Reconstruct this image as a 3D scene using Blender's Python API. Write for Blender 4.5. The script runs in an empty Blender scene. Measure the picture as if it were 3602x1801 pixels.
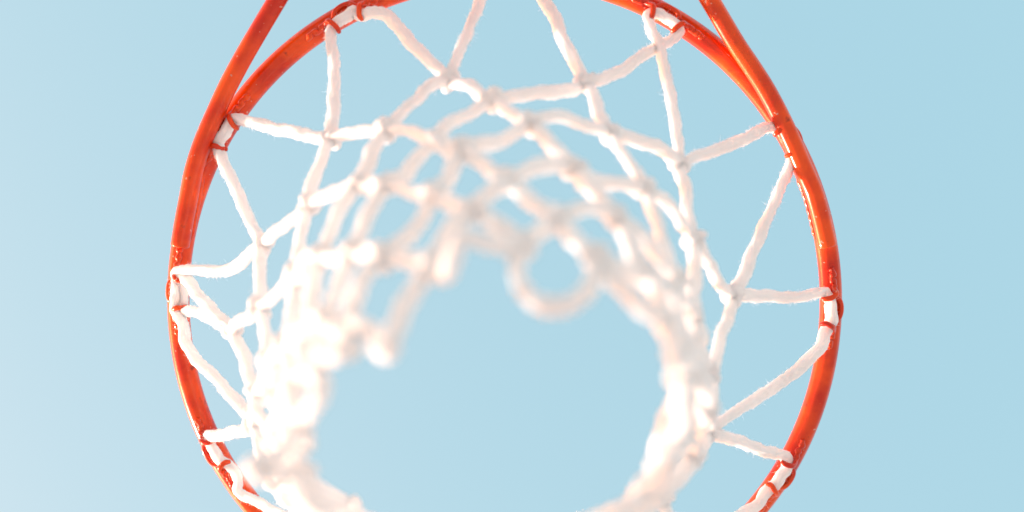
import bpy, math, random
import numpy as np
from mathutils import Vector, Matrix, noise

scene = bpy.context.scene
random.seed(11)
RIM_Z = 3.05                       # height of the rim above the court, metres

# ------------------------------------------------------------------ camera
CAM_POS, CAM_RIGHT, CAM_UP, CAM_FWD = [[-0.018204,0.227711,-1.399997],[-0.999959,-0.000968,0.00901],[0.000264,0.990739,0.135778],[0.009058,-0.135775,0.990698]]
cam_data = bpy.data.cameras.new('camera')
cam = bpy.data.objects.new('camera', cam_data)
scene.collection.objects.link(cam)
m = Matrix.Identity(4)
for i, v in enumerate((CAM_RIGHT, CAM_UP, [-c for c in CAM_FWD])):
    for k in range(3):
        m[k][i] = v[k]
m.translation = Vector(CAM_POS) + Vector((0, 0, RIM_Z))
cam.matrix_world = m
cam_data.sensor_width = 36.0
cam_data.lens = 69.015
cam_data.clip_start = 0.05
cam_data.clip_end = 5000
cam_data.dof.use_dof = True
cam_data.dof.focus_distance = 1.405
cam_data.dof.aperture_fstop = 1.95
scene.camera = cam

# ------------------------------------------------------------------ sky, sun, exposure
SUN_EL = math.radians(6)
SUN_AZ_XY = Vector((0.87, -0.50)).normalized()      # horizontal direction towards the sun
world = bpy.data.worlds.new('World')
scene.world = world
world.use_nodes = True
wn = world.node_tree.nodes
wl = world.node_tree.links
bg = wn['Background']
sky = wn.new('ShaderNodeTexSky')
sky.sky_type = 'NISHITA'
sky.sun_disc = False
sky.sun_elevation = SUN_EL
sky.sun_rotation = math.atan2(SUN_AZ_XY.x, SUN_AZ_XY.y)
sky.altitude = 0
sky.air_density = 1.0
sky.dust_density = 5.0
sky.ozone_density = 1.0
tint = wn.new('ShaderNodeMix'); tint.data_type = 'RGBA'; tint.blend_type = 'MULTIPLY'
tint.inputs['Factor'].default_value = 1.0
tint.inputs['B'].default_value = (1.86, 0.98, 0.66, 1)          # white balance of the washed-out photograph
veil = wn.new('ShaderNodeMix'); veil.data_type = 'RGBA'; veil.blend_type = 'ADD'
veil.inputs['Factor'].default_value = 1.0
veil.inputs['B'].default_value = (0.165, 0.825, 1.07, 1)         # even pale haze over the whole sky
wl.new(sky.outputs['Color'], tint.inputs['A'])
wl.new(tint.outputs['Result'], veil.inputs['A'])
wl.new(veil.outputs['Result'], bg.inputs['Color'])
bg.inputs['Strength'].default_value = 0.15

sun_data = bpy.data.lights.new('sun', 'SUN')
sun_data.energy = 1.4
sun_data.angle = math.radians(0.53)
sun_data.color = (1.0, 0.965, 0.925)
sun = bpy.data.objects.new('sun', sun_data)
scene.collection.objects.link(sun)
sd = Vector((SUN_AZ_XY.x * math.cos(SUN_EL), SUN_AZ_XY.y * math.cos(SUN_EL), math.sin(SUN_EL)))
sun.rotation_euler = sd.to_track_quat('Z', 'Y').to_euler()
sun.location = (0, 0, 8)

scene.view_settings.view_transform = 'Standard'
scene.view_settings.look = 'None'
scene.view_settings.gamma = 1.0
scene.view_settings.exposure = 1.75
scene.view_settings.use_curve_mapping = False
scene.render.engine = 'CYCLES'
scene.cycles.max_bounces = 14
scene.cycles.diffuse_bounces = 10
scene.cycles.transmission_bounces = 12

# ------------------------------------------------------------------ helpers
def link(o, parent=None):
    scene.collection.objects.link(o)
    if parent is not None:
        o.parent = parent
    return o

def tag(o, label=None, category=None, group=None, kind=None):
    if label: o['label'] = label
    if category: o['category'] = category
    if group: o['group'] = group
    if kind: o['kind'] = kind
    return o

def empty(name, loc):
    o = bpy.data.objects.new(name, None)
    o.location = loc
    o.empty_display_size = 0.05
    return link(o)

def mesh_obj(name, verts, faces, mat, parent=None, smooth=True, uvs=None):
    me = bpy.data.meshes.new(name)
    me.from_pydata([tuple(v) for v in verts], [], faces)
    if smooth:
        me.polygons.foreach_set('use_smooth', [True] * len(me.polygons))
    if uvs is not None:
        lay = me.uv_layers.new(name='UVMap')
        li = np.empty(len(me.loops), dtype=np.int32)
        me.loops.foreach_get('vertex_index', li)
        lay.data.foreach_set('uv', np.asarray(uvs, dtype=np.float32)[li].ravel())
    me.materials.append(mat)
    me.update()
    o = bpy.data.objects.new(name, me)
    return link(o, parent)

def smooth_path(pts, step):
    """centripetal Catmull-Rom through pts, resampled evenly"""
    P = [np.array(q, float) for q in pts]
    P = [2 * P[0] - P[1]] + P + [2 * P[-1] - P[-2]]
    out = []
    for i in range(1, len(P) - 2):
        p0, p1, p2, p3 = P[i - 1:i + 3]
        t0 = 0
        t1 = t0 + max(np.linalg.norm(p1 - p0), 1e-6) ** .5
        t2 = t1 + max(np.linalg.norm(p2 - p1), 1e-6) ** .5
        t3 = t2 + max(np.linalg.norm(p3 - p2), 1e-6) ** .5
        n = max(3, int(np.linalg.norm(p2 - p1) / step * 3))
        for k in range(n):
            t = t1 + (t2 - t1) * k / n
            a1 = (t1 - t) / (t1 - t0) * p0 + (t - t0) / (t1 - t0) * p1
            a2 = (t2 - t) / (t2 - t1) * p1 + (t - t1) / (t2 - t1) * p2
            a3 = (t3 - t) / (t3 - t2) * p2 + (t - t2) / (t3 - t2) * p3
            b1 = (t2 - t) / (t2 - t0) * a1 + (t - t0) / (t2 - t0) * a2
            b2 = (t3 - t) / (t3 - t1) * a2 + (t - t1) / (t3 - t1) * a3
            out.append((t2 - t) / (t2 - t1) * b1 + (t - t1) / (t2 - t1) * b2)
    out.append(P[-2])
    out = np.array(out)
    s = np.concatenate([[0], np.cumsum(np.linalg.norm(np.diff(out, axis=0), axis=1))])
    n = max(2, int(round(s[-1] / step)))
    ss = np.linspace(0, s[-1], n + 1)
    return np.stack([np.interp(ss, s, out[:, k]) for k in range(3)], -1), ss

def frames(P, closed=False):
    n = len(P)
    if closed:
        T = np.roll(P, -1, 0) - np.roll(P, 1, 0)
    else:
        T = np.gradient(P, axis=0)
    T /= np.linalg.norm(T, axis=1)[:, None]
    N = np.zeros_like(P)
    a = np.array([0, 0, 1.0]) if abs(T[0][2]) < .9 else np.array([1.0, 0, 0])
    v = a - T[0] * (a @ T[0]); v /= np.linalg.norm(v)
    N[0] = v
    for i in range(1, n):
        v = v - T[i] * (v @ T[i]); v /= np.linalg.norm(v)
        N[i] = v
    return T, N, np.cross(T, N)

def tube(P, radius, sides=12, closed=False, caps='flat'):
    """radius: scalar, array or function(i, angle) -> r.  Returns verts, faces, ring count"""
    T, N, B = frames(P, closed)
    th = np.arange(sides) * 2 * np.pi / sides
    n = len(P)
    if callable(radius):
        rr = np.array([[radius(i, a) for a in th] for i in range(n)])
    else:
        rr = np.broadcast_to(np.asarray(radius, float).reshape(-1, 1), (n, 1)) * np.ones((n, sides))
    V = P[:, None, :] + rr[:, :, None] * (np.cos(th)[None, :, None] * N[:, None, :] + np.sin(th)[None, :, None] * B[:, None, :])
    verts = V.reshape(-1, 3)
    faces = []
    for i in range(n if closed else n - 1):
        j = (i + 1) % n
        for k in range(sides):
            l = (k + 1) % sides
            faces.append((i * sides + k, i * sides + l, j * sides + l, j * sides + k))
    if not closed and caps:
        verts = np.concatenate([verts, P[:1], P[-1:]])
        c0, c1 = n * sides, n * sides + 1
        for k in range(sides):
            l = (k + 1) % sides
            faces.append((c0, l, k))
            faces.append((c1, (n - 1) * sides + k, (n - 1) * sides + l))
    return verts, faces

# ------------------------------------------------------------------ materials
def new_mat(name):
    mt = bpy.data.materials.new(name)
    mt.use_nodes = True
    nt = mt.node_tree
    return mt, nt, nt.nodes['Principled BSDF']

def nd(nt, kind, **kw):
    n = nt.nodes.new(kind)
    for k, v in kw.items():
        setattr(n, k, v)
    return n

def paint_material():
    mt, nt, b = new_mat('orange_red_enamel')
    L = nt.links.new
    tc = nd(nt, 'ShaderNodeTexCoord')
    n1 = nd(nt, 'ShaderNodeTexNoise'); n1.inputs['Scale'].default_value = 30; n1.inputs['Detail'].default_value = 5
    n2 = nd(nt, 'ShaderNodeTexNoise'); n2.inputs['Scale'].default_value = 420; n2.inputs['Detail'].default_value = 4
    n3 = nd(nt, 'ShaderNodeTexNoise'); n3.inputs['Scale'].default_value = 120; n3.inputs['Detail'].default_value = 6
    for n in (n1, n2, n3):
        L(tc.outputs['Object'], n.inputs['Vector'])
    r1 = nd(nt, 'ShaderNodeValToRGB')
    r1.color_ramp.elements[0].position = .38; r1.color_ramp.elements[0].color = (0.52, 0.020, 0.002, 1)
    r1.color_ramp.elements[1].position = .62; r1.color_ramp.elements[1].color = (0.80, 0.078, 0.002, 1)
    L(n1.outputs['Fac'], r1.inputs['Fac'])
    # grime in small blotches
    r2 = nd(nt, 'ShaderNodeValToRGB')
    r2.color_ramp.elements[0].position = .64; r2.color_ramp.elements[0].color = (0, 0, 0, 1)
    r2.color_ramp.elements[1].position = .76; r2.color_ramp.elements[1].color = (1, 1, 1, 1)
    L(n3.outputs['Fac'], r2.inputs['Fac'])
    mul = nd(nt, 'ShaderNodeMath', operation='MULTIPLY'); mul.inputs[1].default_value = .8
    L(r2.outputs['Color'], mul.inputs[0])
    mx = nd(nt, 'ShaderNodeMix', data_type='RGBA')
    mx.inputs['B'].default_value = (0.16, 0.018, 0.012, 1)
    L(mul.outputs[0], mx.inputs['Factor']); L(r1.outputs['Color'], mx.inputs['A'])
    # tiny chips of bare primer
    r3 = nd(nt, 'ShaderNodeValToRGB')
    r3.color_ramp.elements[0].position = .72; r3.color_ramp.elements[0].color = (0, 0, 0, 1)
    r3.color_ramp.elements[1].position = .735; r3.color_ramp.elements[1].color = (1, 1, 1, 1)
    n4 = nd(nt, 'ShaderNodeTexNoise'); n4.inputs['Scale'].default_value = 260; n4.inputs['Detail'].default_value = 2
    L(tc.outputs['Object'], n4.inputs['Vector']); L(n4.outputs['Fac'], r3.inputs['Fac'])
    mx2 = nd(nt, 'ShaderNodeMix', data_type='RGBA')
    mx2.inputs['B'].default_value = (0.62, 0.30, 0.22, 1)
    L(r3.outputs['Color'], mx2.inputs['Factor']); L(mx.outputs['Result'], mx2.inputs['A'])
    L(mx2.outputs['Result'], b.inputs['Base Color'])
    b.inputs['Roughness'].default_value = .33
    b.inputs['Specular IOR Level'].default_value = .14
    b.inputs['Coat Weight'].default_value = .6
    b.inputs['Coat Roughness'].default_value = .13
    bp = nd(nt, 'ShaderNodeBump'); bp.inputs['Strength'].default_value = .12; bp.inputs['Distance'].default_value = .0006
    L(n2.outputs['Fac'], bp.inputs['Height'])
    bp2 = nd(nt, 'ShaderNodeBump'); bp2.inputs['Strength'].default_value = .25; bp2.inputs['Distance'].default_value = .001
    L(n3.outputs['Fac'], bp2.inputs['Height']); L(bp.outputs['Normal'], bp2.inputs['Normal'])
    L(bp2.outputs['Normal'], b.inputs['Normal'])
    return mt

def rope_material(name='white_nylon_rope', sss=.9, gain=1.0):
    mt, nt, b = new_mat(name)
    L = nt.links.new
    tc = nd(nt, 'ShaderNodeTexCoord')
    uv = nd(nt, 'ShaderNodeMapping'); uv.inputs['Scale'].default_value = (1, 1, 1)
    L(tc.outputs['UV'], uv.inputs['Vector'])
    # lengthwise filaments: noise stretched along the rope (u = metres along, v = turn)
    mp = nd(nt, 'ShaderNodeMapping'); mp.inputs['Scale'].default_value = (60, 9, 1)
    L(tc.outputs['UV'], mp.inputs['Vector'])
    fil = nd(nt, 'ShaderNodeTexNoise'); fil.inputs['Scale'].default_value = 1.6; fil.inputs['Detail'].default_value = 4
    L(mp.outputs['Vector'], fil.inputs['Vector'])
    fz = nd(nt, 'ShaderNodeTexNoise'); fz.inputs['Scale'].default_value = 900; fz.inputs['Detail'].default_value = 3
    L(tc.outputs['Object'], fz.inputs['Vector'])
    big = nd(nt, 'ShaderNodeTexNoise'); big.inputs['Scale'].default_value = 22; big.inputs['Detail'].default_value = 3
    L(tc.outputs['Object'], big.inputs['Vector'])
    r = nd(nt, 'ShaderNodeValToRGB')
    r.color_ramp.elements[0].position = .3; r.color_ramp.elements[0].color = (0.80, 0.83, 0.845, 1)
    r.color_ramp.elements[1].position = .65; r.color_ramp.elements[1].color = (0.865, 0.89, 0.903, 1)
    L(big.outputs['Fac'], r.inputs['Fac'])
    if gain != 1.0:
        for e in r.color_ramp.elements:
            e.color = tuple(c * gain for c in e.color[:3]) + (1,)
    L(r.outputs['Color'], b.inputs['Base Color'])
    b.inputs['Roughness'].default_value = .85
    b.inputs['Specular IOR Level'].default_value = .2
    b.inputs['Subsurface Weight'].default_value = sss
    b.inputs['Subsurface Radius'].default_value = (1.0, 1.0, 1.0)
    b.inputs['Subsurface Scale'].default_value = .006
    b1 = nd(nt, 'ShaderNodeBump'); b1.inputs['Strength'].default_value = .8; b1.inputs['Distance'].default_value = .0012
    L(fil.outputs['Fac'], b1.inputs['Height'])
    b2 = nd(nt, 'ShaderNodeBump'); b2.inputs['Strength'].default_value = .5; b2.inputs['Distance'].default_value = .0006
    L(fz.outputs['Fac'], b2.inputs['Height']); L(b1.outputs['Normal'], b2.inputs['Normal'])
    L(b2.outputs['Normal'], b.inputs['Normal'])
    return mt

def ground_material():
    mt, nt, b = new_mat('pale_concrete')
    L = nt.links.new
    tc = nd(nt, 'ShaderNodeTexCoord')
    n = nd(nt, 'ShaderNodeTexNoise'); n.inputs['Scale'].default_value = 1.3; n.inputs['Detail'].default_value = 8
    L(tc.outputs['Object'], n.inputs['Vector'])
    r = nd(nt, 'ShaderNodeValToRGB')
    r.color_ramp.elements[0].color = (0.50, 0.515, 0.52, 1)
    r.color_ramp.elements[1].color = (0.58, 0.59, 0.595, 1)
    L(n.outputs['Fac'], r.inputs['Fac'])
    L(r.outputs['Color'], b.inputs['Base Color'])
    b.inputs['Roughness'].default_value = .9
    return mt

PAINT = paint_material()
ROPE = rope_material()
KNOT = rope_material('white_nylon_knot', .15, 1.05)
GROUND = ground_material()

# ------------------------------------------------------------------ the court below the camera
g = mesh_obj('ground', [(-1500, -1500, 0), (1500, -1500, 0), (1500, 1500, 0), (-1500, 1500, 0)], [(0, 1, 2, 3)], GROUND, smooth=False)
tag(g, kind='structure')

# ------------------------------------------------------------------ hoop: ring, two support rods, twelve net hooks
hoop = empty('basketball_hoop', (0, 0, RIM_Z))
tag(hoop, 'orange-red painted steel basketball rim with two support rods, seen from below', 'basketball hoop')

RING_R, RING_r = 0.2366, 0.0080
HARM = [v / 1000 for v in [-0.233,0.051,0.302,-0.409,-0.701,0.044]]          # the ring is very slightly bent out of round
def ring_radius(t):
    return RING_R + sum(c * f for c, f in zip(HARM, (math.cos(2*t), math.sin(2*t), math.cos(3*t), math.sin(3*t), math.cos(4*t), math.sin(4*t))))

tt = np.linspace(0, 2 * np.pi, 289)[:-1]
ringP = np.array([(ring_radius(t) * math.cos(t), ring_radius(t) * math.sin(t), 0) for t in tt])
v, f = tube(ringP, RING_r, 28, closed=True)
mesh_obj('rim', v, f, PAINT, hoop)

RODS = [[[231.3,44.4,-14.2],[228.0,62.3,-14.2],[224.2,80.0,-14.2],[220.1,98.9,-14.2],[213.2,119.1,-14.2],[204.1,139.2,-14.2],[194.4,159.2,-14.2],[183.2,179.2,-14.2],[171.2,199.0,-14.2],[158.9,218.8,-14.2],[124.6,274.7,-14.2],[90.4,330.5,-14.2],[55.1,388.0,-14.2]],[[-230.1,44.5,-14.2],[-223.5,70.5,-14.2],[-218.8,85.1,-14.2],[-212.5,98.8,-14.2],[-200.4,125.8,-14.2],[-185.7,153.8,-14.2],[-175.3,170.0,-14.2],[-164.0,186.3,-14.2],[-144.1,218.5,-14.2],[-108.2,274.5,-14.2],[-72.4,330.4,-14.2],[-35.4,388.0,-14.2]]]
ROD_r = 0.0068
for rod_pts in RODS:
    P, _ = smooth_path([[c / 1000 for c in q] for q in rod_pts], .004)
    rad = np.full(len(P), ROD_r)
    P = np.concatenate([P[:1], P[:1] + (P[1] - P[0]) * .12, P])
    P[0] = P[0] - (P[4] - P[3]) * .0
    rad = np.concatenate([[ROD_r - .0011], [ROD_r - .0003], rad])
    P[1] = P[2] + (P[3] - P[2]) * .10
    P[2] = P[2] + (P[3] - P[2]) * .28
    v, f = tube(P, rad, 24)
    rod = mesh_obj('support_rod', v, f, PAINT, hoop)
    # weld bead in the groove where the rod is fixed to the ring
    inward = -np.array([P[0][0], P[0][1], 0]); inward /= np.linalg.norm(inward)
    bead = []
    for k in range(26):
        c = P[3 + k // 2] if k % 2 == 0 else (P[3 + k // 2] + P[4 + k // 2]) / 2
        bead.append(c + inward * .0058 + np.array([0, 0, .0066]))
    bead = np.array(bead)
    br = [0.0005 + .0018 * min(1, k / 2.5, (25 - k) / 2.5) * (1 + .18 * math.sin(k * 2.3)) for k in range(26)]
    v, f = tube(bead, br, 10)
    mesh_obj('weld_bead', v, f, PAINT, rod)

HOOKS = {"H0":90.61,"H1":61.9,"H2":32.3,"H3":2.73,"H4":333.04,"R1":118.84,"R2":149.08,"R3":180.34,"R4":211.63,"H5":302.69,"H6":272.33,"R5":241.98}
def seat(n, lift=.0009):                    # underside of the ring at inward offset n
    return -(math.sqrt(max(RING_r ** 2 - n * n, 0)) + lift)

def make_hook(world_deg, seed):
    rnd = random.Random(seed)
    a = math.radians(world_deg)
    R0 = ring_radius(a)
    def W(t, n, z):
        b = a - t / R0
        r = R0 - n
        return (r * math.cos(b), r * math.sin(b), z)
    V, F = [], []
    def add(v, f):
        o = len(V)
        V.extend(map(tuple, v)); F.extend(tuple(i + o for i in q) for q in f)
    for s in (-1, 1):
        j = lambda k: rnd.uniform(-k, k)
        bend = j(.0010)
        pts = [W(s * (.0305 + j(.003)), .0002 + j(.0012), seat(0, .0004)),
               W(s * .0265, -.0008 + j(.0005), seat(0, .0006)),
               W(s * .0225, .0003 + j(.0006), seat(0, .0008)),
               W(s * .0185, -.0010 + j(.0005), seat(-.001, .0010)),
               W(s * .0150, -.0012, seat(-.001, .0026)),
               W(s * .0122, -.0012 + bend, -.0152),
               W(s * (.0104 + j(.0006)), .0018, -.0180),
               W(s * (.0096 + j(.0008)), .0058, -.0180),
               W(s * (.0094 + j(.0010)), .0092 + j(.001), -.0158)]
        P, ss = smooth_path(pts, .0011)
        n = len(P)
        rad = []
        for i in range(n):
            q = i / (n - 1)
            r = .0019
            if q < .42:                      # hammered, wavy welded tail
                r = .0022 + .0006 * math.sin(q * 42 + seed)
            if q > .95: r *= .8
            if i == 0: r *= .6
            rad.append(r)
        add(*tube(P, rad, 10))
    k = .0062 + rnd.uniform(-.0006, .0006)
    arch = [W(-.0090, -.0015, seat(-.0015, .0006)), W(-.0062, -.0050, seat(-.005, .0012)), W(0, -k, seat(-k, .0018)),
            W(.0062, -.0050, seat(-.005, .0012)), W(.0090, -.0015, seat(-.0015, .0006))]
    P, ss = smooth_path(arch, .0011)
    add(*tube(P, .0019, 10))
    return V, F

for i, (k, deg) in enumerate(HOOKS.items()):
    V, F = make_hook(deg, i * 7 + 3)
    mesh_obj('net_hook', V, F, PAINT, hoop)

# steel plate the rods run into, behind the ring
px0, px1 = sorted((RODS[0][-1][0] / 1000, RODS[1][-1][0] / 1000))
def bevel_plate(x0, x1, y0, y1, z0, z1, c=.003):
    V = []
    for y, e in ((y0, 0), (y1 - c, 0), (y1, c)):
        V += [(x0 + e, y, z0 + e), (x1 - e, y, z0 + e), (x1 - e, y, z1 - e), (x0 + e, y, z1 - e)]
    F = [(0, 1, 2, 3), (11, 10, 9, 8)]
    for r in (0, 4):
        for q in range(4):
            w = (q + 1) % 4
            F.append((r + q, r + 4 + q, r + 4 + w, r + w))
    return V, F
V, F = bevel_plate(px0 - .035, px1 + .035, -.392, -.384, -.075, .030)
V = [(x, -y, z) for x, y, z in V]
mesh_obj('mounting_plate', V, F, PAINT, hoop, smooth=False)

# ------------------------------------------------------------------ net
net = empty('basketball_net', (0, 0, RIM_Z))
tag(net, 'white knotted rope basketball net hanging from the orange-red rim', 'basketball net')

KNOTS = [[34.7,165.5,-85.0],
[115.3,126.5,-85.0],
[161.7,55.7,-85.0],
[183.7,-4.8,-85.0],
[170.8,-69.4,-85.0],
[139.3,-140.5,-85.0],
[46.5,-152.6,-85.7],
[-43.8,-163.9,-84.7],
[-129.2,-150.2,-85.0],
[-141.0,-74.4,-85.0],
[-155.6,20.4,-85.0],
[-118.7,109.3,-85.0],
[-55.5,164.5,-85.0],
[73.1,137.1,-145.0],
[123.9,88.6,-145.0],
[157.2,21.3,-145.0],
[159.2,-35.0,-145.0],
[147.6,-94.9,-145.0],
[76.1,-123.5,-142.8],
[-4.7,-148.9,-148.7],
[-57.2,-142.9,-144.4],
[-105.1,-103.7,-148.5],
[-135.3,-22.1,-145.0],
[-123.7,66.9,-145.0],
[-69.4,135.1,-145.0],
[5.2,156.2,-145.0],
[39.1,133.8,-198.0],
[87.0,107.5,-198.0],
[126.8,51.5,-198.0],
[144.5,-2.3,-198.0],
[141.9,-55.7,-198.0],
[94.6,-96.8,-200.1],
[29.9,-133.5,-199.8],
[-35.7,-135.2,-202.9],
[-83.9,-104.0,-198.5],
[-121.2,-64.1,-198.1],
[-119.8,25.7,-198.0],
[-88.9,104.0,-198.0],
[-19.0,145.1,-198.0],
[67.1,112.1,-247.0],
[104.7,69.4,-247.0],
[128.4,15.8,-247.0],
[133.2,-16.3,-247.0],
[129.6,-54.6,-247.0],
[77.4,-95.2,-248.2],
[23.9,-119.4,-246.3],
[-37.8,-124.1,-244.9],
[-84.9,-94.3,-250.3],
[-124.2,-22.3,-253.0],
[-106.2,55.3,-247.0],
[-44.4,121.8,-247.0],
[22.6,133.6,-247.0],
[36.5,110.7,-290.0],
[83.8,77.6,-290.0],
[110.5,32.0,-290.0],
[121.9,-12.2,-290.0],
[117.5,-49.2,-290.0],
[54.8,-100.3,-287.1],
[-22.8,-114.9,-293.3],
[-91.8,-63.3,-290.0],
[-108.8,-28.7,-290.0],
[-111.6,9.7,-290.0],
[-97.5,56.2,-285.7],
[-67.0,97.7,-290.0],
[-5.5,118.0,-290.0],
[61.9,80.3,-330.0],
[94.0,45.4,-330.0],
[112.6,12.6,-330.0],
[110.0,-24.6,-330.0],
[105.7,-53.9,-330.0],
[14.0,-109.4,-328.1],
[-68.6,-65.1,-330.0],
[-91.4,-37.3,-330.0],
[-103.0,-3.3,-330.0],
[-102.6,31.2,-330.0],
[-85.0,67.7,-330.0],
[-32.9,101.3,-330.0],
[11.7,106.6,-330.0],
[33.8,80.7,-366.0],
[83.4,45.4,-366.0],
[100.5,24.5,-366.0],
[105.5,-3.6,-366.0],
[105.2,-31.8,-366.0],
[91.8,-61.8,-366.0],
[-50.1,-69.5,-366.0],
[-82.9,-40.2,-366.0],
[-96.9,-12.7,-366.0],
[-99.2,20.8,-366.0],
[-91.3,50.1,-366.0],
[-53.2,85.3,-366.0],
[-14.9,91.0,-366.0]]
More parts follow.
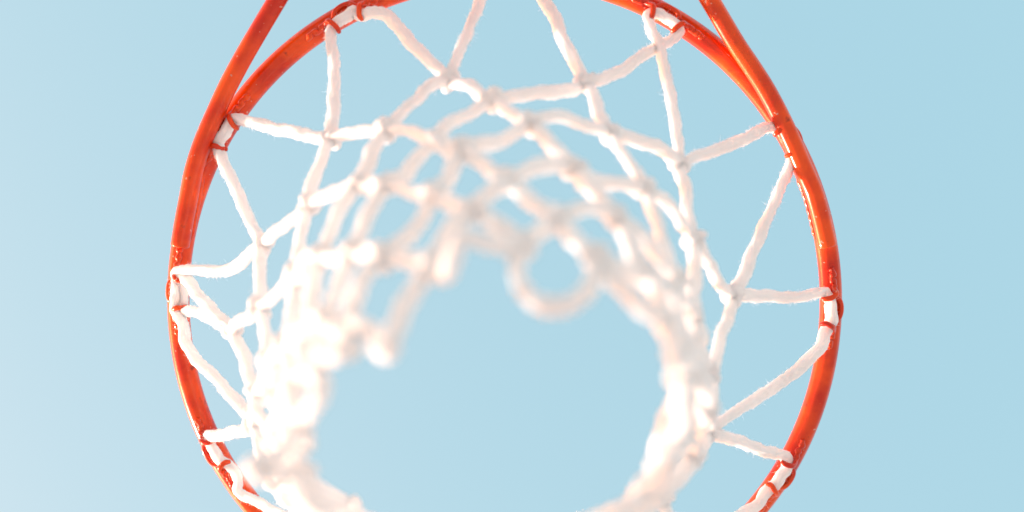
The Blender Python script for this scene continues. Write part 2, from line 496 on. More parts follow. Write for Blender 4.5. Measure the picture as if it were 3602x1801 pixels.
CORDS = [["top_loop",[[-55.5,164.5,-85.0],[-52.7,169.7,-79.4],[-47.6,179.1,-69.5],[-39.8,193.9,-54.0],[-34.7,207.0,-41.4],[-27.3,218.8,-29.1],[-17.0,235.2,-12.2],[-8.5,234.4,-12.2],[-2.5,234.0,-12.2],[3.5,234.5,-12.2],[11.4,234.9,-12.2],[16.6,218.8,-28.4],[21.0,205.3,-42.2],[27.7,189.5,-59.3],[33.5,173.3,-76.8],[34.7,165.5,-85.0]]],
["top_loop",[[34.7,165.5,-85.0],[39.5,169.8,-79.1],[49.8,178.3,-67.1],[61.3,188.6,-53.4],[76.0,203.5,-35.2],[80.7,207.9,-29.7],[91.7,210.1,-20.4],[101.5,207.7,-12.2],[105.2,209.8,-12.2],[110.3,206.6,-12.2],[115.8,204.2,-12.2],[121.3,197.6,-12.2],[118.8,180.4,-29.1],[116.1,164.6,-45.1],[115.5,143.3,-67.1],[115.8,130.1,-81.2],[115.3,126.5,-85.0]]],
["top_loop",[[115.3,126.5,-85.0],[127.9,127.5,-72.4],[148.3,130.1,-52.3],[174.4,133.1,-27.3],[190.6,135.2,-12.2],[195.0,130.4,-12.2],[197.9,125.1,-12.2],[201.4,120.2,-12.2],[202.2,116.5,-12.2],[196.5,103.6,-26.0],[187.1,90.3,-41.8],[178.5,77.3,-57.2],[167.1,61.5,-77.0],[161.7,55.7,-85.0]]],
["top_loop",[[161.7,55.7,-85.0],[167.0,51.6,-78.9],[176.9,43.8,-67.5],[188.0,34.4,-54.7],[207.7,29.6,-36.5],[226.5,28.3,-19.5],[234.0,24.0,-12.2],[229.8,17.0,-12.2],[229.7,11.0,-12.2],[230.4,5.0,-12.2],[231.3,-0.9,-12.2],[222.7,-0.4,-24.1],[209.0,0.0,-43.7],[196.8,-1.9,-63.0],[183.7,-4.8,-85.0]]],
["top_loop",[[183.7,-4.8,-85.0],[187.8,-1.6,-77.7],[198.5,3.2,-62.8],[212.9,11.9,-41.2],[224.3,20.5,-22.9],[233.6,22.4,-12.2],[235.3,17.2,-12.2],[235.2,11.2,-12.2],[235.9,5.3,-12.2],[237.0,-0.3,-12.2],[229.1,-10.3,-21.4],[225.2,-22.7,-31.5],[215.6,-33.2,-41.9],[204.0,-39.8,-51.4],[192.1,-49.8,-62.9],[181.7,-58.0,-72.7],[173.8,-65.5,-81.1],[170.8,-69.4,-85.0]]],
["top_loop",[[170.8,-69.4,-85.0],[178.3,-75.1,-71.5],[191.2,-82.9,-49.6],[206.5,-91.0,-24.6],[214.4,-94.9,-12.2],[212.2,-101.2,-12.2],[209.1,-106.3,-12.2],[206.7,-111.9,-12.2],[202.0,-113.9,-13.2],[195.4,-119.8,-13.2],[192.6,-127.8,-13.2],[193.8,-133.7,-13.2],[189.9,-137.9,-13.2],[180.4,-139.8,-19.6],[168.5,-139.9,-38.1],[139.3,-140.5,-85.0]]],
["top_loop",[[-55.5,164.5,-85.0],[-63.3,165.6,-77.3],[-75.5,169.1,-65.0],[-84.8,173.1,-55.3],[-92.4,179.1,-45.7],[-99.3,183.3,-37.3],[-108.2,186.7,-26.7],[-117.1,190.2,-18.6],[-123.9,196.4,-11.7],[-118.8,203.2,-12.2],[-113.3,205.7,-12.2],[-108.2,209.0,-12.2],[-101.0,208.5,-12.6],[-102.9,197.6,-22.2],[-107.8,187.9,-33.3],[-110.2,177.9,-39.9],[-113.5,160.2,-48.1],[-116.3,142.8,-60.2],[-118.1,121.5,-75.9],[-118.7,109.3,-85.0]]],
["top_loop",[[-155.6,20.4,-85.0],[-164.5,32.6,-72.4],[-174.2,50.3,-55.6],[-185.3,70.3,-37.0],[-195.3,87.3,-21.4],[-201.0,97.6,-12.2],[-204.1,115.2,-12.2],[-200.7,120.2,-12.2],[-197.9,125.5,-12.2],[-189.4,129.1,-12.2],[-179.7,127.1,-21.5],[-164.1,122.0,-37.4],[-148.9,117.7,-53.0],[-134.0,114.5,-68.3],[-125.1,111.3,-78.0],[-118.7,109.3,-85.0]]],
["top_loop",[[-141.0,-74.4,-85.0],[-151.1,-68.0,-76.7],[-160.9,-63.0,-69.2],[-175.8,-56.8,-58.6],[-188.9,-50.3,-49.0],[-206.2,-40.7,-36.1],[-218.6,-32.9,-26.6],[-226.3,-25.6,-19.6],[-230.1,-15.6,-12.2],[-233.3,-7.4,-12.2],[-232.9,-1.4,-12.2],[-233.3,4.6,-12.2],[-229.3,11.2,-12.2],[-220.1,12.2,-20.9],[-210.3,11.3,-30.6],[-196.4,13.0,-44.1],[-181.7,16.3,-58.6],[-166.2,18.7,-74.1],[-155.6,20.4,-85.0]]],
["top_loop",[[-129.2,-150.2,-85.0],[-171.8,-148.2,-21.8],[-184.3,-143.2,-12.2],[-188.1,-137.2,-12.2],[-192.8,-132.4,-12.2],[-197.3,-128.5,-12.2],[-200.0,-123.2,-12.2],[-203.5,-118.3,-12.2],[-202.9,-109.4,-12.2],[-193.0,-104.2,-23.3],[-176.4,-94.7,-42.4],[-160.2,-84.4,-61.9],[-141.0,-74.4,-85.0]]],
["top_loop",[[139.3,-140.5,-85.0],[137.3,-188.1,-15.2],[134.1,-192.3,-12.2],[131.9,-194.4,-12.2],[126.6,-197.3,-12.2],[121.8,-200.9,-12.2],[118.9,-202.0,-12.2],[113.8,-203.2,-15.2],[46.5,-152.6,-85.7]]],
["top_loop",[[46.5,-152.6,-85.7],[23.4,-230.5,-15.2],[18.5,-232.5,-12.2],[15.5,-233.2,-12.2],[9.5,-233.0,-12.2],[3.5,-233.7,-12.2],[0.5,-233.2,-12.2],[-4.6,-231.7,-15.2],[-43.8,-163.9,-84.7]]],
["top_loop",[[-43.8,-163.9,-84.7],[-97.0,-212.1,-15.2],[-102.3,-211.3,-12.2],[-105.2,-210.4,-12.2],[-110.3,-207.2,-12.2],[-115.8,-204.8,-12.2],[-118.2,-202.9,-12.2],[-121.7,-199.0,-15.2],[-129.2,-150.2,-85.0]]],
["cord",[[34.7,165.5,-85.0],[32.1,164.2,-90.4],[22.6,164.1,-107.3],[12.6,158.4,-129.8],[5.2,156.2,-145.0]]],
["cord",[[34.7,165.5,-85.0],[45.7,164.6,-97.6],[56.3,154.1,-115.3],[68.1,143.4,-134.9],[73.1,137.1,-145.0]]],
["cord",[[115.3,126.5,-85.0],[97.3,132.2,-110.2],[86.5,135.0,-125.6],[73.1,137.1,-145.0]]],
["cord",[[115.3,126.5,-85.0],[119.0,119.8,-96.4],[120.3,110.5,-110.4],[123.8,100.1,-127.4],[123.9,88.6,-145.0]]],
["cord",[[161.7,55.7,-85.0],[151.7,65.7,-106.3],[135.1,77.3,-125.1],[123.9,88.6,-145.0]]],
["cord",[[161.7,55.7,-85.0],[161.9,45.0,-103.2],[158.5,33.0,-123.9],[157.2,21.3,-145.0]]],
["cord",[[183.7,-4.8,-85.0],[177.9,5.0,-104.3],[166.3,12.8,-125.2],[157.2,21.3,-145.0]]],
["cord",[[183.7,-4.8,-85.0],[181.9,-7.3,-89.6],[174.3,-15.6,-106.1],[165.5,-28.3,-130.6],[159.2,-35.0,-145.0]]],
["cord",[[170.8,-69.4,-85.0],[168.5,-57.6,-104.3],[162.5,-46.9,-125.5],[159.2,-35.0,-145.0]]],
["cord",[[170.8,-69.4,-85.0],[164.3,-75.9,-106.0],[158.5,-84.4,-127.1],[147.6,-94.9,-145.0]]],
["cord",[[139.3,-140.5,-85.0],[141.9,-121.4,-102.7],[147.0,-110.6,-124.6],[147.6,-94.9,-145.0]]],
["cord",[[139.3,-140.5,-85.0],[118.9,-131.8,-105.6],[99.2,-128.5,-125.1],[76.1,-123.5,-142.8]]],
["cord",[[46.5,-152.6,-85.7],[53.8,-141.1,-105.6],[66.0,-130.4,-123.4],[76.1,-123.5,-142.8]]],
["cord",[[46.5,-152.6,-85.7],[30.6,-151.2,-107.3],[9.1,-150.5,-125.4],[-4.7,-148.9,-148.7]]],
["cord",[[-43.8,-163.9,-84.7],[-27.6,-158.4,-104.0],[-16.5,-150.0,-127.3],[-4.7,-148.9,-148.7]]],
["cord",[[-43.8,-163.9,-84.7],[-48.7,-156.0,-104.1],[-51.2,-149.3,-125.1],[-57.2,-142.9,-144.4]]],
["cord",[[-129.2,-150.2,-85.0],[-103.8,-146.9,-103.7],[-80.6,-146.0,-124.1],[-57.2,-142.9,-144.4]]],
["cord",[[-129.2,-150.2,-85.0],[-124.7,-132.0,-105.0],[-111.1,-122.3,-128.3],[-105.1,-103.7,-148.5]]],
["cord",[[-141.0,-74.4,-85.0],[-132.8,-85.7,-106.5],[-116.6,-91.1,-129.1],[-105.1,-103.7,-148.5]]],
["cord",[[-141.0,-74.4,-85.0],[-140.6,-62.3,-98.6],[-138.2,-35.6,-129.0],[-135.3,-22.1,-145.0]]],
["cord",[[-155.6,20.4,-85.0],[-153.6,11.7,-96.2],[-146.0,-0.0,-113.2],[-140.9,-13.2,-131.5],[-135.3,-22.1,-145.0]]],
["cord",[[-155.6,20.4,-85.0],[-145.7,29.3,-98.7],[-137.8,44.4,-116.4],[-130.1,57.1,-132.3],[-123.7,66.9,-145.0]]],
["cord",[[-118.7,109.3,-85.0],[-119.1,103.5,-92.7],[-121.7,94.2,-106.1],[-121.2,82.7,-121.9],[-122.9,73.2,-135.8],[-123.7,66.9,-145.0]]],
["cord",[[-118.7,109.3,-85.0],[-106.6,120.0,-101.5],[-83.1,131.0,-129.1],[-69.4,135.1,-145.0]]],
["cord",[[-55.5,164.5,-85.0],[-59.4,156.8,-100.3],[-63.7,144.3,-124.5],[-69.4,135.1,-145.0]]],
["cord",[[-55.5,164.5,-85.0],[-45.8,159.7,-95.3],[-34.7,159.7,-105.7],[-13.1,158.3,-126.6],[-2.2,157.2,-137.5],[5.2,156.2,-145.0]]],
["cord",[[73.1,137.1,-145.0],[59.4,138.1,-165.1],[39.1,133.8,-198.0]]],
["cord",[[73.1,137.1,-145.0],[79.4,127.2,-163.6],[83.3,116.3,-182.2],[87.0,107.5,-198.0]]],
["cord",[[123.9,88.6,-145.0],[110.1,97.6,-165.3],[87.0,107.5,-198.0]]],
["cord",[[123.9,88.6,-145.0],[125.9,76.4,-162.3],[127.3,64.1,-179.8],[126.8,51.5,-198.0]]],
["cord",[[157.2,21.3,-145.0],[143.4,33.2,-167.1],[126.8,51.5,-198.0]]],
["cord",[[157.2,21.3,-145.0],[152.9,15.2,-163.2],[147.1,8.1,-181.7],[144.5,-2.3,-198.0]]],
["cord",[[159.2,-35.0,-145.0],[154.1,-26.9,-164.0],[148.5,-14.0,-181.1],[144.5,-2.3,-198.0]]],
["cord",[[159.2,-35.0,-145.0],[158.4,-39.9,-164.0],[148.4,-48.3,-180.9],[141.9,-55.7,-198.0]]],
["cord",[[147.6,-94.9,-145.0],[144.8,-78.7,-161.0],[143.3,-69.6,-181.1],[141.9,-55.7,-198.0]]],
["cord",[[147.6,-94.9,-145.0],[129.1,-94.9,-163.1],[112.9,-97.6,-181.5],[94.6,-96.8,-200.1]]],
["cord",[[76.1,-123.5,-142.8],[82.4,-116.9,-162.3],[85.4,-109.4,-183.8],[94.6,-96.8,-200.1]]],
["cord",[[76.1,-123.5,-142.8],[61.1,-128.2,-161.3],[47.7,-130.8,-182.7],[29.9,-133.5,-199.8]]],
["cord",[[-4.7,-148.9,-148.7],[4.7,-143.3,-166.9],[14.9,-140.3,-185.5],[29.9,-133.5,-199.8]]],
["cord",[[-4.7,-148.9,-148.7],[-11.3,-145.0,-168.8],[-28.9,-143.6,-183.4],[-35.7,-135.2,-202.9]]],
["cord",[[-57.2,-142.9,-144.4],[-53.0,-136.9,-164.9],[-38.0,-139.4,-182.1],[-35.7,-135.2,-202.9]]],
["cord",[[-57.2,-142.9,-144.4],[-64.6,-129.8,-163.2],[-75.3,-120.7,-182.1],[-83.9,-104.0,-198.5]]],
["cord",[[-105.1,-103.7,-148.5],[-97.2,-103.9,-164.8],[-88.5,-105.0,-181.2],[-83.9,-104.0,-198.5]]],
["cord",[[-105.1,-103.7,-148.5],[-112.3,-89.0,-162.8],[-115.7,-79.7,-183.5],[-121.2,-64.1,-198.1]]],
["cord",[[-135.3,-22.1,-145.0],[-128.3,-34.9,-162.8],[-123.9,-51.1,-179.4],[-121.2,-64.1,-198.1]]],
["cord",[[-135.3,-22.1,-145.0],[-126.4,-2.1,-158.6],[-127.0,7.8,-182.4],[-119.8,25.7,-198.0]]],
["cord",[[-123.7,66.9,-145.0],[-123.3,52.8,-162.7],[-121.6,40.6,-178.4],[-119.8,25.7,-198.0]]],
["cord",[[-123.7,66.9,-145.0],[-113.1,81.0,-162.5],[-102.7,95.6,-180.8],[-96.9,99.1,-187.9],[-88.9,104.0,-198.0]]],
["cord",[[-69.4,135.1,-145.0],[-76.7,123.6,-164.1],[-84.7,112.8,-183.5],[-88.9,104.0,-198.0]]],
["cord",[[-69.4,135.1,-145.0],[-53.4,141.3,-161.3],[-37.9,147.8,-177.6],[-26.3,148.2,-189.5],[-19.0,145.1,-198.0]]],
["cord",[[5.2,156.2,-145.0],[-5.1,149.9,-168.6],[-19.0,145.1,-198.0]]],
["cord",[[5.2,156.2,-145.0],[21.7,148.0,-167.6],[30.2,145.2,-178.8],[35.2,140.6,-187.7],[39.1,133.8,-198.0]]],
["cord",[[39.1,133.8,-198.0],[37.8,134.8,-215.4],[25.3,128.9,-230.3],[22.6,133.6,-247.0]]],
["cord",[[39.1,133.8,-198.0],[47.9,126.9,-212.8],[55.6,117.2,-229.6],[67.1,112.1,-247.0]]],
["cord",[[87.0,107.5,-198.0],[81.5,107.3,-214.9],[73.0,110.7,-230.6],[67.1,112.1,-247.0]]],
["cord",[[87.0,107.5,-198.0],[97.9,93.6,-217.9],[102.3,78.5,-235.9],[104.7,69.4,-247.0]]],
["cord",[[126.8,51.5,-198.0],[121.6,53.1,-216.7],[115.6,66.9,-230.1],[104.7,69.4,-247.0]]],
["cord",[[126.8,51.5,-198.0],[127.0,32.9,-209.5],[125.4,28.3,-231.8],[128.4,15.8,-247.0]]],
["cord",[[144.5,-2.3,-198.0],[139.3,2.4,-214.7],[136.0,8.9,-231.2],[128.4,15.8,-247.0]]],
["cord",[[144.5,-2.3,-198.0],[138.8,-8.2,-213.7],[137.1,-16.9,-229.2],[133.2,-16.3,-247.0]]],
["cord",[[141.9,-55.7,-198.0],[139.8,-39.7,-211.9],[133.0,-31.9,-233.3],[133.2,-16.3,-247.0]]],
["cord",[[141.9,-55.7,-198.0],[139.0,-49.2,-214.6],[132.5,-54.5,-230.8],[129.6,-54.6,-247.0]]],
["cord",[[94.6,-96.8,-200.1],[109.4,-82.7,-213.3],[118.4,-70.7,-233.3],[129.6,-54.6,-247.0]]],
["cord",[[94.6,-96.8,-200.1],[88.3,-94.7,-216.1],[82.1,-101.9,-231.1],[77.4,-95.2,-248.2]]],
["cord",[[29.9,-133.5,-199.8],[45.8,-122.8,-216.5],[63.0,-110.0,-231.9],[77.4,-95.2,-248.2]]],
["cord",[[29.9,-133.5,-199.8],[30.3,-128.1,-215.3],[26.1,-124.0,-231.0],[23.9,-119.4,-246.3]]],
["cord",[[-35.7,-135.2,-202.9],[-16.0,-136.1,-216.8],[1.8,-127.3,-235.1],[23.9,-119.4,-246.3]]],
["cord",[[-35.7,-135.2,-202.9],[-39.5,-130.2,-216.4],[-36.0,-123.1,-231.0],[-37.8,-124.1,-244.9]]],
["cord",[[-83.9,-104.0,-198.5],[-65.3,-114.6,-208.5],[-53.7,-114.2,-231.9],[-37.8,-124.1,-244.9]]],
["cord",[[-83.9,-104.0,-198.5],[-81.4,-102.5,-216.0],[-82.8,-97.9,-233.4],[-84.9,-94.3,-250.3]]],
["cord",[[-121.2,-64.1,-198.1],[-111.1,-74.2,-216.2],[-95.4,-85.1,-231.8],[-84.9,-94.3,-250.3]]],
["cord",[[-121.2,-64.1,-198.1],[-123.1,-47.3,-213.9],[-124.4,-34.9,-233.7],[-124.2,-22.3,-253.0]]],
["cord",[[-119.8,25.7,-198.0],[-121.0,7.0,-213.6],[-121.1,-5.0,-236.1],[-124.2,-22.3,-253.0]]],
["cord",[[-119.8,25.7,-198.0],[-116.3,33.5,-215.7],[-107.2,44.6,-230.6],[-106.2,55.3,-247.0]]],
["cord",[[-88.9,104.0,-198.0],[-93.7,89.5,-212.1],[-100.3,69.5,-232.1],[-106.2,55.3,-247.0]]],
["cord",[[-88.9,104.0,-198.0],[-74.5,108.7,-212.9],[-58.4,112.1,-229.7],[-44.4,121.8,-247.0]]],
["cord",[[-19.0,145.1,-198.0],[-29.6,135.0,-218.3],[-44.4,121.8,-247.0]]],
["cord",[[-19.0,145.1,-198.0],[-7.3,138.1,-213.1],[1.2,135.4,-222.9],[12.8,135.6,-235.6],[22.6,133.6,-247.0]]],
["cord",[[67.1,112.1,-247.0],[55.9,111.3,-260.6],[46.9,110.2,-276.2],[36.5,110.7,-290.0]]],
["cord",[[67.1,112.1,-247.0],[75.1,98.8,-264.0],[79.8,85.8,-279.5],[83.8,77.6,-290.0]]],
["cord",[[104.7,69.4,-247.0],[99.9,70.5,-262.3],[94.5,73.4,-277.4],[83.8,77.6,-290.0]]],
["cord",[[104.7,69.4,-247.0],[107.9,58.5,-261.8],[109.0,43.3,-274.9],[110.5,32.0,-290.0]]],
["cord",[[128.4,15.8,-247.0],[122.1,19.6,-261.8],[118.5,29.2,-274.9],[110.5,32.0,-290.0]]],
["cord",[[128.4,15.8,-247.0],[122.4,3.5,-259.3],[124.1,-4.7,-274.7],[121.9,-12.2,-290.0]]],
["cord",[[133.2,-16.3,-247.0],[126.0,-19.6,-261.5],[127.3,-13.3,-275.8],[121.9,-12.2,-290.0]]],
["cord",[[133.2,-16.3,-247.0],[127.2,-27.2,-261.0],[122.5,-37.6,-276.3],[117.5,-49.2,-290.0]]],
["cord",[[129.6,-54.6,-247.0],[121.9,-55.2,-261.2],[121.3,-51.1,-275.8],[117.5,-49.2,-290.0]]],
["cord",[[129.6,-54.6,-247.0],[106.9,-67.6,-266.3],[80.6,-85.7,-274.7],[54.8,-100.3,-287.1]]],
["cord",[[77.4,-95.2,-248.2],[69.4,-96.5,-260.9],[59.2,-98.1,-273.1],[54.8,-100.3,-287.1]]],
["cord",[[77.4,-95.2,-248.2],[45.0,-99.9,-265.5],[9.6,-106.6,-278.0],[-22.8,-114.9,-293.3]]],
["cord",[[23.9,-119.4,-246.3],[9.7,-119.5,-263.1],[-9.7,-113.0,-275.6],[-22.8,-114.9,-293.3]]],
["cord",[[23.9,-119.4,-246.3],[-14.6,-98.3,-257.4],[-53.0,-81.9,-277.6],[-91.8,-63.3,-290.0]]],
["cord",[[-37.8,-124.1,-244.9],[-55.4,-102.5,-258.6],[-74.9,-85.1,-275.6],[-91.8,-63.3,-290.0]]],
["cord",[[-37.8,-124.1,-244.9],[-64.2,-92.6,-254.0],[-84.1,-60.7,-278.3],[-108.8,-28.7,-290.0]]],
["cord",[[-84.9,-94.3,-250.3],[-89.7,-73.2,-266.9],[-99.1,-50.5,-278.7],[-108.8,-28.7,-290.0]]],
["cord",[[-84.9,-94.3,-250.3],[-91.2,-58.3,-261.9],[-97.0,-23.6,-280.6],[-111.6,9.7,-290.0]]],
["cord",[[-124.2,-22.3,-253.0],[-124.6,-9.7,-263.3],[-116.9,0.1,-276.9],[-111.6,9.7,-290.0]]],
["cord",[[-124.2,-22.3,-253.0],[-119.1,4.8,-262.3],[-106.7,29.0,-278.2],[-97.5,56.2,-285.7]]],
["cord",[[-106.2,55.3,-247.0],[-104.2,53.7,-260.0],[-100.0,53.3,-273.2],[-97.5,56.2,-285.7]]],
["cord",[[-106.2,55.3,-247.0],[-92.4,71.9,-262.6],[-79.0,88.1,-278.2],[-67.0,97.7,-290.0]]],
["cord",[[-44.4,121.8,-247.0],[-53.9,112.2,-264.3],[-67.0,97.7,-290.0]]],
["cord",[[-44.4,121.8,-247.0],[-29.2,125.3,-262.7],[-16.0,122.5,-277.2],[-5.5,118.0,-290.0]]],
["cord",[[22.6,133.6,-247.0],[10.4,127.1,-265.0],[-5.5,118.0,-290.0]]],
["cord",[[22.6,133.6,-247.0],[27.0,123.7,-263.7],[31.3,115.3,-278.9],[36.5,110.7,-290.0]]],
["cord",[[36.5,110.7,-290.0],[25.3,107.9,-308.3],[11.7,106.6,-330.0]]],
["cord",[[36.5,110.7,-290.0],[41.6,99.9,-301.6],[49.0,90.1,-313.7],[56.4,84.9,-322.7],[61.9,80.3,-330.0]]],
["cord",[[83.8,77.6,-290.0],[75.9,79.0,-302.8],[67.8,83.2,-315.2],[61.9,80.3,-330.0]]],
["cord",[[83.8,77.6,-290.0],[89.3,63.3,-299.8],[92.3,53.8,-314.6],[94.0,45.4,-330.0]]],
["cord",[[110.5,32.0,-290.0],[108.6,34.0,-304.8],[99.7,45.0,-315.1],[94.0,45.4,-330.0]]],
["cord",[[110.5,32.0,-290.0],[110.4,26.5,-303.7],[108.3,19.5,-317.4],[112.6,12.6,-330.0]]],
["cord",[[121.9,-12.2,-290.0],[116.1,0.2,-300.6],[116.1,4.5,-316.7],[112.6,12.6,-330.0]]],
["cord",[[121.9,-12.2,-290.0],[116.9,-13.4,-304.1],[112.9,-19.2,-317.2],[110.0,-24.6,-330.0]]],
["cord",[[117.5,-49.2,-290.0],[114.2,-40.6,-303.1],[111.3,-33.3,-317.3],[110.0,-24.6,-330.0]]],
["cord",[[117.5,-49.2,-290.0],[114.3,-52.1,-303.0],[109.0,-50.1,-317.2],[105.7,-53.9,-330.0]]],
["cord",[[54.8,-100.3,-287.1],[72.5,-85.4,-300.8],[91.6,-66.3,-309.5],[105.7,-53.9,-330.0]]],
["cord",[[54.8,-100.3,-287.1],[38.8,-97.9,-299.9],[24.9,-108.0,-311.6],[14.0,-109.4,-328.1]]],
["cord",[[-22.8,-114.9,-293.3],[-11.2,-114.6,-305.3],[4.8,-111.4,-313.5],[14.0,-109.4,-328.1]]],
["cord",[[-22.8,-114.9,-293.3],[-38.1,-100.6,-306.9],[-54.3,-82.4,-317.4],[-68.6,-65.1,-330.0]]],
["cord",[[-91.8,-63.3,-290.0],[-86.1,-62.4,-304.1],[-74.8,-64.6,-316.4],[-68.6,-65.1,-330.0]]],
["cord",[[-91.8,-63.3,-290.0],[-89.6,-54.6,-303.7],[-94.3,-48.4,-317.3],[-91.4,-37.3,-330.0]]],
["cord",[[-108.8,-28.7,-290.0],[-106.2,-30.2,-304.0],[-99.4,-32.9,-317.5],[-91.4,-37.3,-330.0]]],
["cord",[[-108.8,-28.7,-290.0],[-104.8,-19.1,-302.6],[-108.1,-13.9,-317.9],[-103.0,-3.3,-330.0]]],
["cord",[[-111.6,9.7,-290.0],[-108.7,3.5,-302.6],[-106.6,-2.0,-315.8],[-103.0,-3.3,-330.0]]],
["cord",[[-111.6,9.7,-290.0],[-112.3,16.5,-303.8],[-101.4,28.0,-314.2],[-102.6,31.2,-330.0]]],
["cord",[[-97.5,56.2,-285.7],[-100.6,50.0,-301.0],[-102.4,39.1,-314.8],[-102.6,31.2,-330.0]]],
["cord",[[-97.5,56.2,-285.7],[-91.9,61.4,-299.5],[-89.3,67.2,-314.4],[-85.0,67.7,-330.0]]],
["cord",[[-67.0,97.7,-290.0],[-74.0,87.5,-302.3],[-76.9,79.0,-318.9],[-85.0,67.7,-330.0]]],
["cord",[[-67.0,97.7,-290.0],[-54.3,105.1,-304.8],[-44.5,105.5,-315.5],[-32.9,101.3,-330.0]]],
["cord",[[-5.5,118.0,-290.0],[-16.0,111.5,-305.1],[-32.9,101.3,-330.0]]],
["cord",[[-5.5,118.0,-290.0],[-0.7,117.5,-303.6],[9.3,109.3,-315.3],[11.7,106.6,-330.0]]],
["cord",[[61.9,80.3,-330.0],[48.6,81.1,-346.6],[33.8,80.7,-366.0]]],
["cord",[[61.9,80.3,-330.0],[73.7,68.9,-343.7],[77.4,55.3,-355.8],[83.4,45.4,-366.0]]],
["cord",[[94.0,45.4,-330.0],[92.8,44.3,-342.1],[83.9,45.0,-354.0],[83.4,45.4,-366.0]]],
["cord",[[94.0,45.4,-330.0],[95.2,37.6,-341.6],[96.0,27.1,-352.1],[100.5,24.5,-366.0]]],
["cord",[[112.6,12.6,-330.0],[109.5,15.5,-342.3],[101.9,20.2,-354.1],[100.5,24.5,-366.0]]],
["cord",[[112.6,12.6,-330.0],[113.0,11.6,-343.7],[108.6,-0.1,-353.3],[105.5,-3.6,-366.0]]],
["cord",[[110.0,-24.6,-330.0],[106.8,-19.5,-343.1],[105.9,-13.5,-355.9],[105.5,-3.6,-366.0]]],
["cord",[[110.0,-24.6,-330.0],[109.4,-27.9,-341.7],[110.5,-32.9,-353.6],[105.2,-31.8,-366.0]]],
["cord",[[105.7,-53.9,-330.0],[109.4,-44.8,-340.2],[103.2,-40.5,-355.3],[105.2,-31.8,-366.0]]],
["cord",[[105.7,-53.9,-330.0],[102.9,-57.4,-341.9],[99.3,-57.5,-355.2],[91.8,-61.8,-366.0]]],
["cord",[[14.0,-109.4,-328.1],[41.1,-93.4,-337.4],[67.0,-77.9,-352.1],[91.8,-61.8,-366.0]]],
["cord",[[14.0,-109.4,-328.1],[-6.9,-94.9,-340.4],[-28.4,-86.9,-356.0],[-50.1,-69.5,-366.0]]],
["cord",[[-68.6,-65.1,-330.0],[-63.7,-63.7,-343.2],[-59.1,-64.2,-356.3],[-50.1,-69.5,-366.0]]],
["cord",[[-68.6,-65.1,-330.0],[-73.9,-57.0,-341.7],[-81.2,-45.5,-350.9],[-82.9,-40.2,-366.0]]],
["cord",[[-91.4,-37.3,-330.0],[-90.6,-37.5,-342.1],[-84.4,-43.6,-353.4],[-82.9,-40.2,-366.0]]],
["cord",[[-91.4,-37.3,-330.0],[-92.3,-25.2,-339.3],[-97.2,-20.1,-353.3],[-96.9,-12.7,-366.0]]],
["cord",[[-103.0,-3.3,-330.0],[-102.2,-8.1,-341.5],[-99.4,-12.2,-353.4],[-96.9,-12.7,-366.0]]],
["cord",[[-103.0,-3.3,-330.0],[-102.7,2.9,-343.1],[-99.8,13.9,-353.4],[-99.2,20.8,-366.0]]],
["cord",[[-102.6,31.2,-330.0],[-100.3,29.4,-342.4],[-101.0,25.4,-354.4],[-99.2,20.8,-366.0]]],
["cord",[[-102.6,31.2,-330.0],[-103.0,35.1,-344.2],[-91.2,44.0,-353.2],[-91.3,50.1,-366.0]]],
["cord",[[-85.0,67.7,-330.0],[-85.8,67.5,-344.6],[-89.3,58.7,-355.2],[-91.3,50.1,-366.0]]],
["cord",[[-85.0,67.7,-330.0],[-72.0,73.2,-340.3],[-66.3,79.1,-356.3],[-53.2,85.3,-366.0]]],
["cord",[[-32.9,101.3,-330.0],[-42.2,92.8,-347.3],[-53.2,85.3,-366.0]]],
["cord",[[-32.9,101.3,-330.0],[-24.6,97.3,-345.6],[-14.9,91.0,-366.0]]],
["cord",[[11.7,106.6,-330.0],[-2.3,99.1,-348.1],[-14.9,91.0,-366.0]]],
["cord",[[11.7,106.6,-330.0],[22.5,100.0,-342.6],[28.9,89.3,-355.6],[33.8,80.7,-366.0]]],
["bottom_loop",[[33.8,80.7,-366.0],[44.9,66.1,-384.8],[50.1,56.7,-400.6],[52.4,49.7,-411.3],[53.1,43.3,-415.0],[58.7,42.3,-411.3],[61.4,47.8,-400.6],[71.1,51.7,-384.8],[83.4,45.4,-366.0]]],
["bottom_loop",[[83.4,45.4,-366.0],[76.3,44.4,-386.0],[73.7,42.1,-398.3],[79.7,39.1,-398.3],[89.9,35.3,-386.0],[100.5,24.5,-366.0]]],
["bottom_loop",[[100.5,24.5,-366.0],[92.6,24.7,-390.0],[90.1,19.1,-400.0],[95.8,7.9,-390.0],[105.5,-3.6,-366.0]]],
["bottom_loop",[[105.5,-3.6,-366.0],[113.3,-16.9,-385.5],[121.9,-17.6,-399.8],[126.9,-20.5,-405.0],[122.8,-25.6,-399.8],[113.4,-27.7,-385.5],[105.2,-31.8,-366.0]]],
["bottom_loop",[[105.2,-31.8,-366.0],[103.9,-33.5,-390.0],[96.9,-40.0,-400.0],[89.1,-45.8,-390.0],[91.8,-61.8,-366.0]]],
["bottom_loop",[[91.8,-61.8,-366.0],[76.6,-61.2,-381.3],[57.5,-61.2,-392.0],[19.9,-62.8,-396.6],[-17.4,-65.3,-392.0],[-35.8,-67.3,-381.3],[-50.1,-69.5,-366.0]]],
["bottom_loop",[[-50.1,-69.5,-366.0],[-59.6,-50.2,-395.4],[-70.0,-43.3,-395.4],[-82.9,-40.2,-366.0]]],
["bottom_loop",[[-82.9,-40.2,-366.0],[-85.2,-33.2,-390.0],[-91.1,-21.5,-400.0],[-93.2,-14.8,-390.0],[-96.9,-12.7,-366.0]]],
["bottom_loop",[[-96.9,-12.7,-366.0],[-97.6,-1.0,-390.0],[-99.6,10.3,-400.0],[-99.6,17.2,-390.0],[-99.2,20.8,-366.0]]],
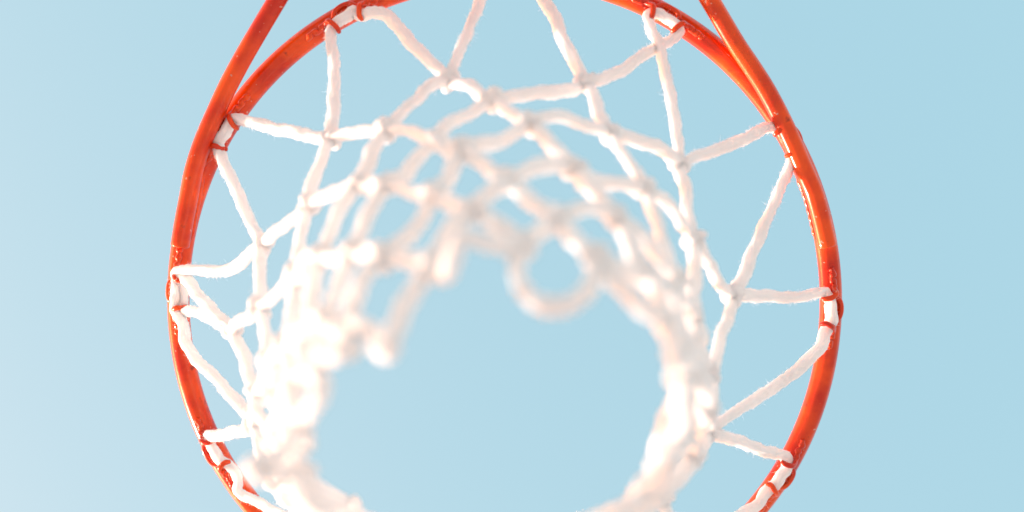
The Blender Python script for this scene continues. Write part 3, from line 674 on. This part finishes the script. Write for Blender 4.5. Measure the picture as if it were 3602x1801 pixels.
["bottom_loop",[[-99.2,20.8,-366.0],[-98.3,33.1,-386.0],[-92.1,40.0,-398.3],[-93.5,46.0,-398.3],[-90.7,48.3,-386.0],[-91.3,50.1,-366.0]]],
["bottom_loop",[[-91.3,50.1,-366.0],[-88.0,54.8,-380.1],[-78.5,61.5,-388.8],[-70.3,68.3,-388.8],[-62.5,75.2,-380.1],[-53.2,85.3,-366.0]]],
["bottom_loop",[[-53.2,85.3,-366.0],[-51.1,76.0,-385.5],[-41.9,66.7,-399.8],[-28.2,64.6,-405.0],[-16.5,71.2,-399.8],[-11.7,82.0,-385.5],[-14.9,91.0,-366.0]]],
["bottom_loop",[[-14.9,91.0,-366.0],[-7.3,92.9,-380.8],[5.9,96.8,-392.6],[16.7,99.5,-399.1],[21.5,90.6,-399.1],[23.9,80.0,-392.6],[29.3,76.8,-380.8],[33.8,80.7,-366.0]]]]
ROPE_r = 0.0041
fuzz_v, fuzz_f = [], []

def add_fibre(p, d, length, side):
    d = d.normalized()
    bend = Vector((random.gauss(0, 1), random.gauss(0, 1), random.gauss(0, 1))) * .45
    pts, q, dd = [], p.copy(), d.copy()
    for k in range(4):
        pts.append(q.copy())
        q = q + dd * (length / 3)
        dd = (dd + bend * .6 + side * random.uniform(-.3, .3)).normalized()
    r = random.uniform(.00006, .00011)
    ax = d.orthogonal().normalized(); ay = d.cross(ax)
    o = len(fuzz_v)
    for k, c in enumerate(pts):
        rr = r * (1 - .25 * k)
        for a in (0, 2.094, 4.189):
            fuzz_v.append(c + (ax * math.cos(a) + ay * math.sin(a)) * rr)
    for k in range(3):
        for a in range(3):
            b = (a + 1) % 3
            fuzz_f.append((o + k * 3 + a, o + k * 3 + b, o + k * 3 + 3 + b, o + k * 3 + 3 + a))

SIDES = 22
def rope_mesh(name, pts, seed, density):
    P, ss = smooth_path([[c / 1000 for c in q] for q in pts], .0014)
    rnd = random.Random(seed)
    ph, ph2, tw = rnd.uniform(0, 6.28), rnd.uniform(0, 6.28), rnd.uniform(-22, 22)
    tdir = rnd.choice((-1, 1)) * rnd.uniform(240, 330)
    # slight crookedness
    for i in range(1, len(P) - 1):
        q = Vector(P[i]) * 45 + Vector((seed, 0, 0))
        w = min(1, ss[i] / .012, (ss[-1] - ss[i]) / .012)
        P[i] += np.array(noise.noise_vector(q)) * .0011 * w
    T, N, B = frames(P)
    th = np.arange(SIDES) * 2 * np.pi / SIDES
    verts, uvs = [], []
    for i in range(len(P)):
        s = ss[i]
        ang = ph + s * tw
        fold = ph2 + s * tw * .6 + 1.2 * math.sin(s * 40 + ph)
        fold2 = fold + 2.3 + .5 * math.sin(s * 55)
        base = ROPE_r * (1 + .2 * min(1, max(0, -P[i][2] - .15) / .2)) * (1 + .10 * noise.noise((s * 60, seed * 1.7, 0)))
        for a in th:
            r = 1 + .11 * math.cos(2 * (a - ang))
            for fc, dep in ((fold, .24), (fold2, .18)):
                w = (a - fc + math.pi) % (2 * math.pi) - math.pi
                r -= dep * math.exp(-(w / .33) ** 2)
            r += .075 * math.cos(3 * a - s * tdir)
            r += .14 * noise.noise((math.cos(a) * 1.5 + seed, math.sin(a) * 1.5, s * 230))
            r += .16 * noise.noise((math.cos(a) * 4.5 + seed, math.sin(a) * 4.5, s * 420))
            n3 = math.cos(a) * N[i] + math.sin(a) * B[i]
            verts.append(P[i] + n3 * (base * r))
            uvs.append((s, a / (2 * math.pi) * 2 if a < math.pi else 2 - a / (2 * math.pi) * 2))
    faces = []
    n = len(P)
    for i in range(n - 1):
        for k in range(SIDES):
            l = (k + 1) % SIDES
            faces.append((i * SIDES + k, i * SIDES + l, (i + 1) * SIDES + l, (i + 1) * SIDES + k))
    faces.append(tuple(range(SIDES - 1, -1, -1)))
    faces.append(tuple((n - 1) * SIDES + k for k in range(SIDES)))
    cnt = int(ss[-1] * 1000 * density)
    for _ in range(cnt):
        i = rnd.randrange(1, n - 1); a = rnd.uniform(0, 6.283)
        if noise.noise((ss[i] * 75, seed * 3.1, a * .7)) < rnd.uniform(-.35, .25):
            continue
        n3 = Vector(math.cos(a) * N[i] + math.sin(a) * B[i])
        t3 = Vector(T[i])
        d = n3 * rnd.uniform(.25, 1) + t3 * rnd.uniform(-1, 1)
        ln = rnd.uniform(.0012, .0030) if rnd.random() < .93 else rnd.uniform(.003, .0060)
        random.seed(rnd.random())
        add_fibre(Vector(P[i]) + n3 * ROPE_r * .88, d, ln, t3)
    return mesh_obj(name, verts, faces, ROPE, net, uvs=uvs)

for i, (name, pts) in enumerate(CORDS):
    low = min(q[2] for q in pts)
    dens = 9.0 if name == 'top_loop' else (5.0 if low > -160 else 0.4)
    rope_mesh(name, pts, i + 1, dens)

def knot_mesh(seed):
    rnd = random.Random(seed)
    n = 60
    k = .00168
    P = []
    for i in range(n):
        t = i / n * 2 * math.pi
        P.append((k * (math.sin(t) + 2 * math.sin(2 * t)), k * (math.cos(t) - 2 * math.cos(2 * t)), -k * 1.7 * math.sin(3 * t)))
    P = np.array(P)
    def rad(i, a):
        return .0033 * (1 + .10 * noise.noise((math.cos(a) * 1.6, math.sin(a) * 1.6, i * .35 + seed * 9)) + .10 * math.cos(2 * a + i * .3))
    v, f = tube(P, rad, 14, closed=True)
    v = [Vector(q) * 1.0 for q in v]
    f = list(f)
    # stub of a rope end poking out of the knot
    e = Vector((rnd.uniform(-1, 1), rnd.uniform(-1, 1), rnd.uniform(.2, 1))).normalized()
    sp = np.array([tuple(e * q) for q in (.001, .004, .0064, .0076, .0081)])
    sv, sf = tube(sp, lambda i, a: (.0026, .0026, .0027, .0022, .0012)[i] * (1 + .12 * math.sin(3 * a + i)), 12)
    o = len(v)
    v += [Vector(q) for q in sv]; f += [tuple(x + o for x in q) for q in sf]
    me = bpy.data.meshes.new('knot')
    me.from_pydata([tuple(q) for q in v], [], f)
    me.polygons.foreach_set('use_smooth', [True] * len(me.polygons))
    lay = me.uv_layers.new(name='UVMap')
    li = np.empty(len(me.loops), dtype=np.int32); me.loops.foreach_get('vertex_index', li)
    uv = np.array([((i // 14) * .0012, abs((i % 14) / 7 - 1)) for i in range(len(v))], dtype=np.float32)
    lay.data.foreach_set('uv', uv[li].ravel())
    me.materials.append(KNOT)
    return me

knot_meshes = [knot_mesh(s) for s in range(6)]
for i, q in enumerate(KNOTS):
    rnd = random.Random(900 + i)
    o = bpy.data.objects.new('knot', knot_meshes[i % 6])
    o.location = [c / 1000 for c in q]
    o.rotation_euler = (rnd.uniform(-.7, .7), rnd.uniform(-.7, .7), rnd.uniform(0, 6.28))
    s = rnd.uniform(.92, 1.14)
    o.scale = (s, s, s * rnd.uniform(.95, 1.2))
    link(o, net)

fz = mesh_obj('loose_fibres', fuzz_v, fuzz_f, ROPE, net)
tag(fz, kind='stuff')
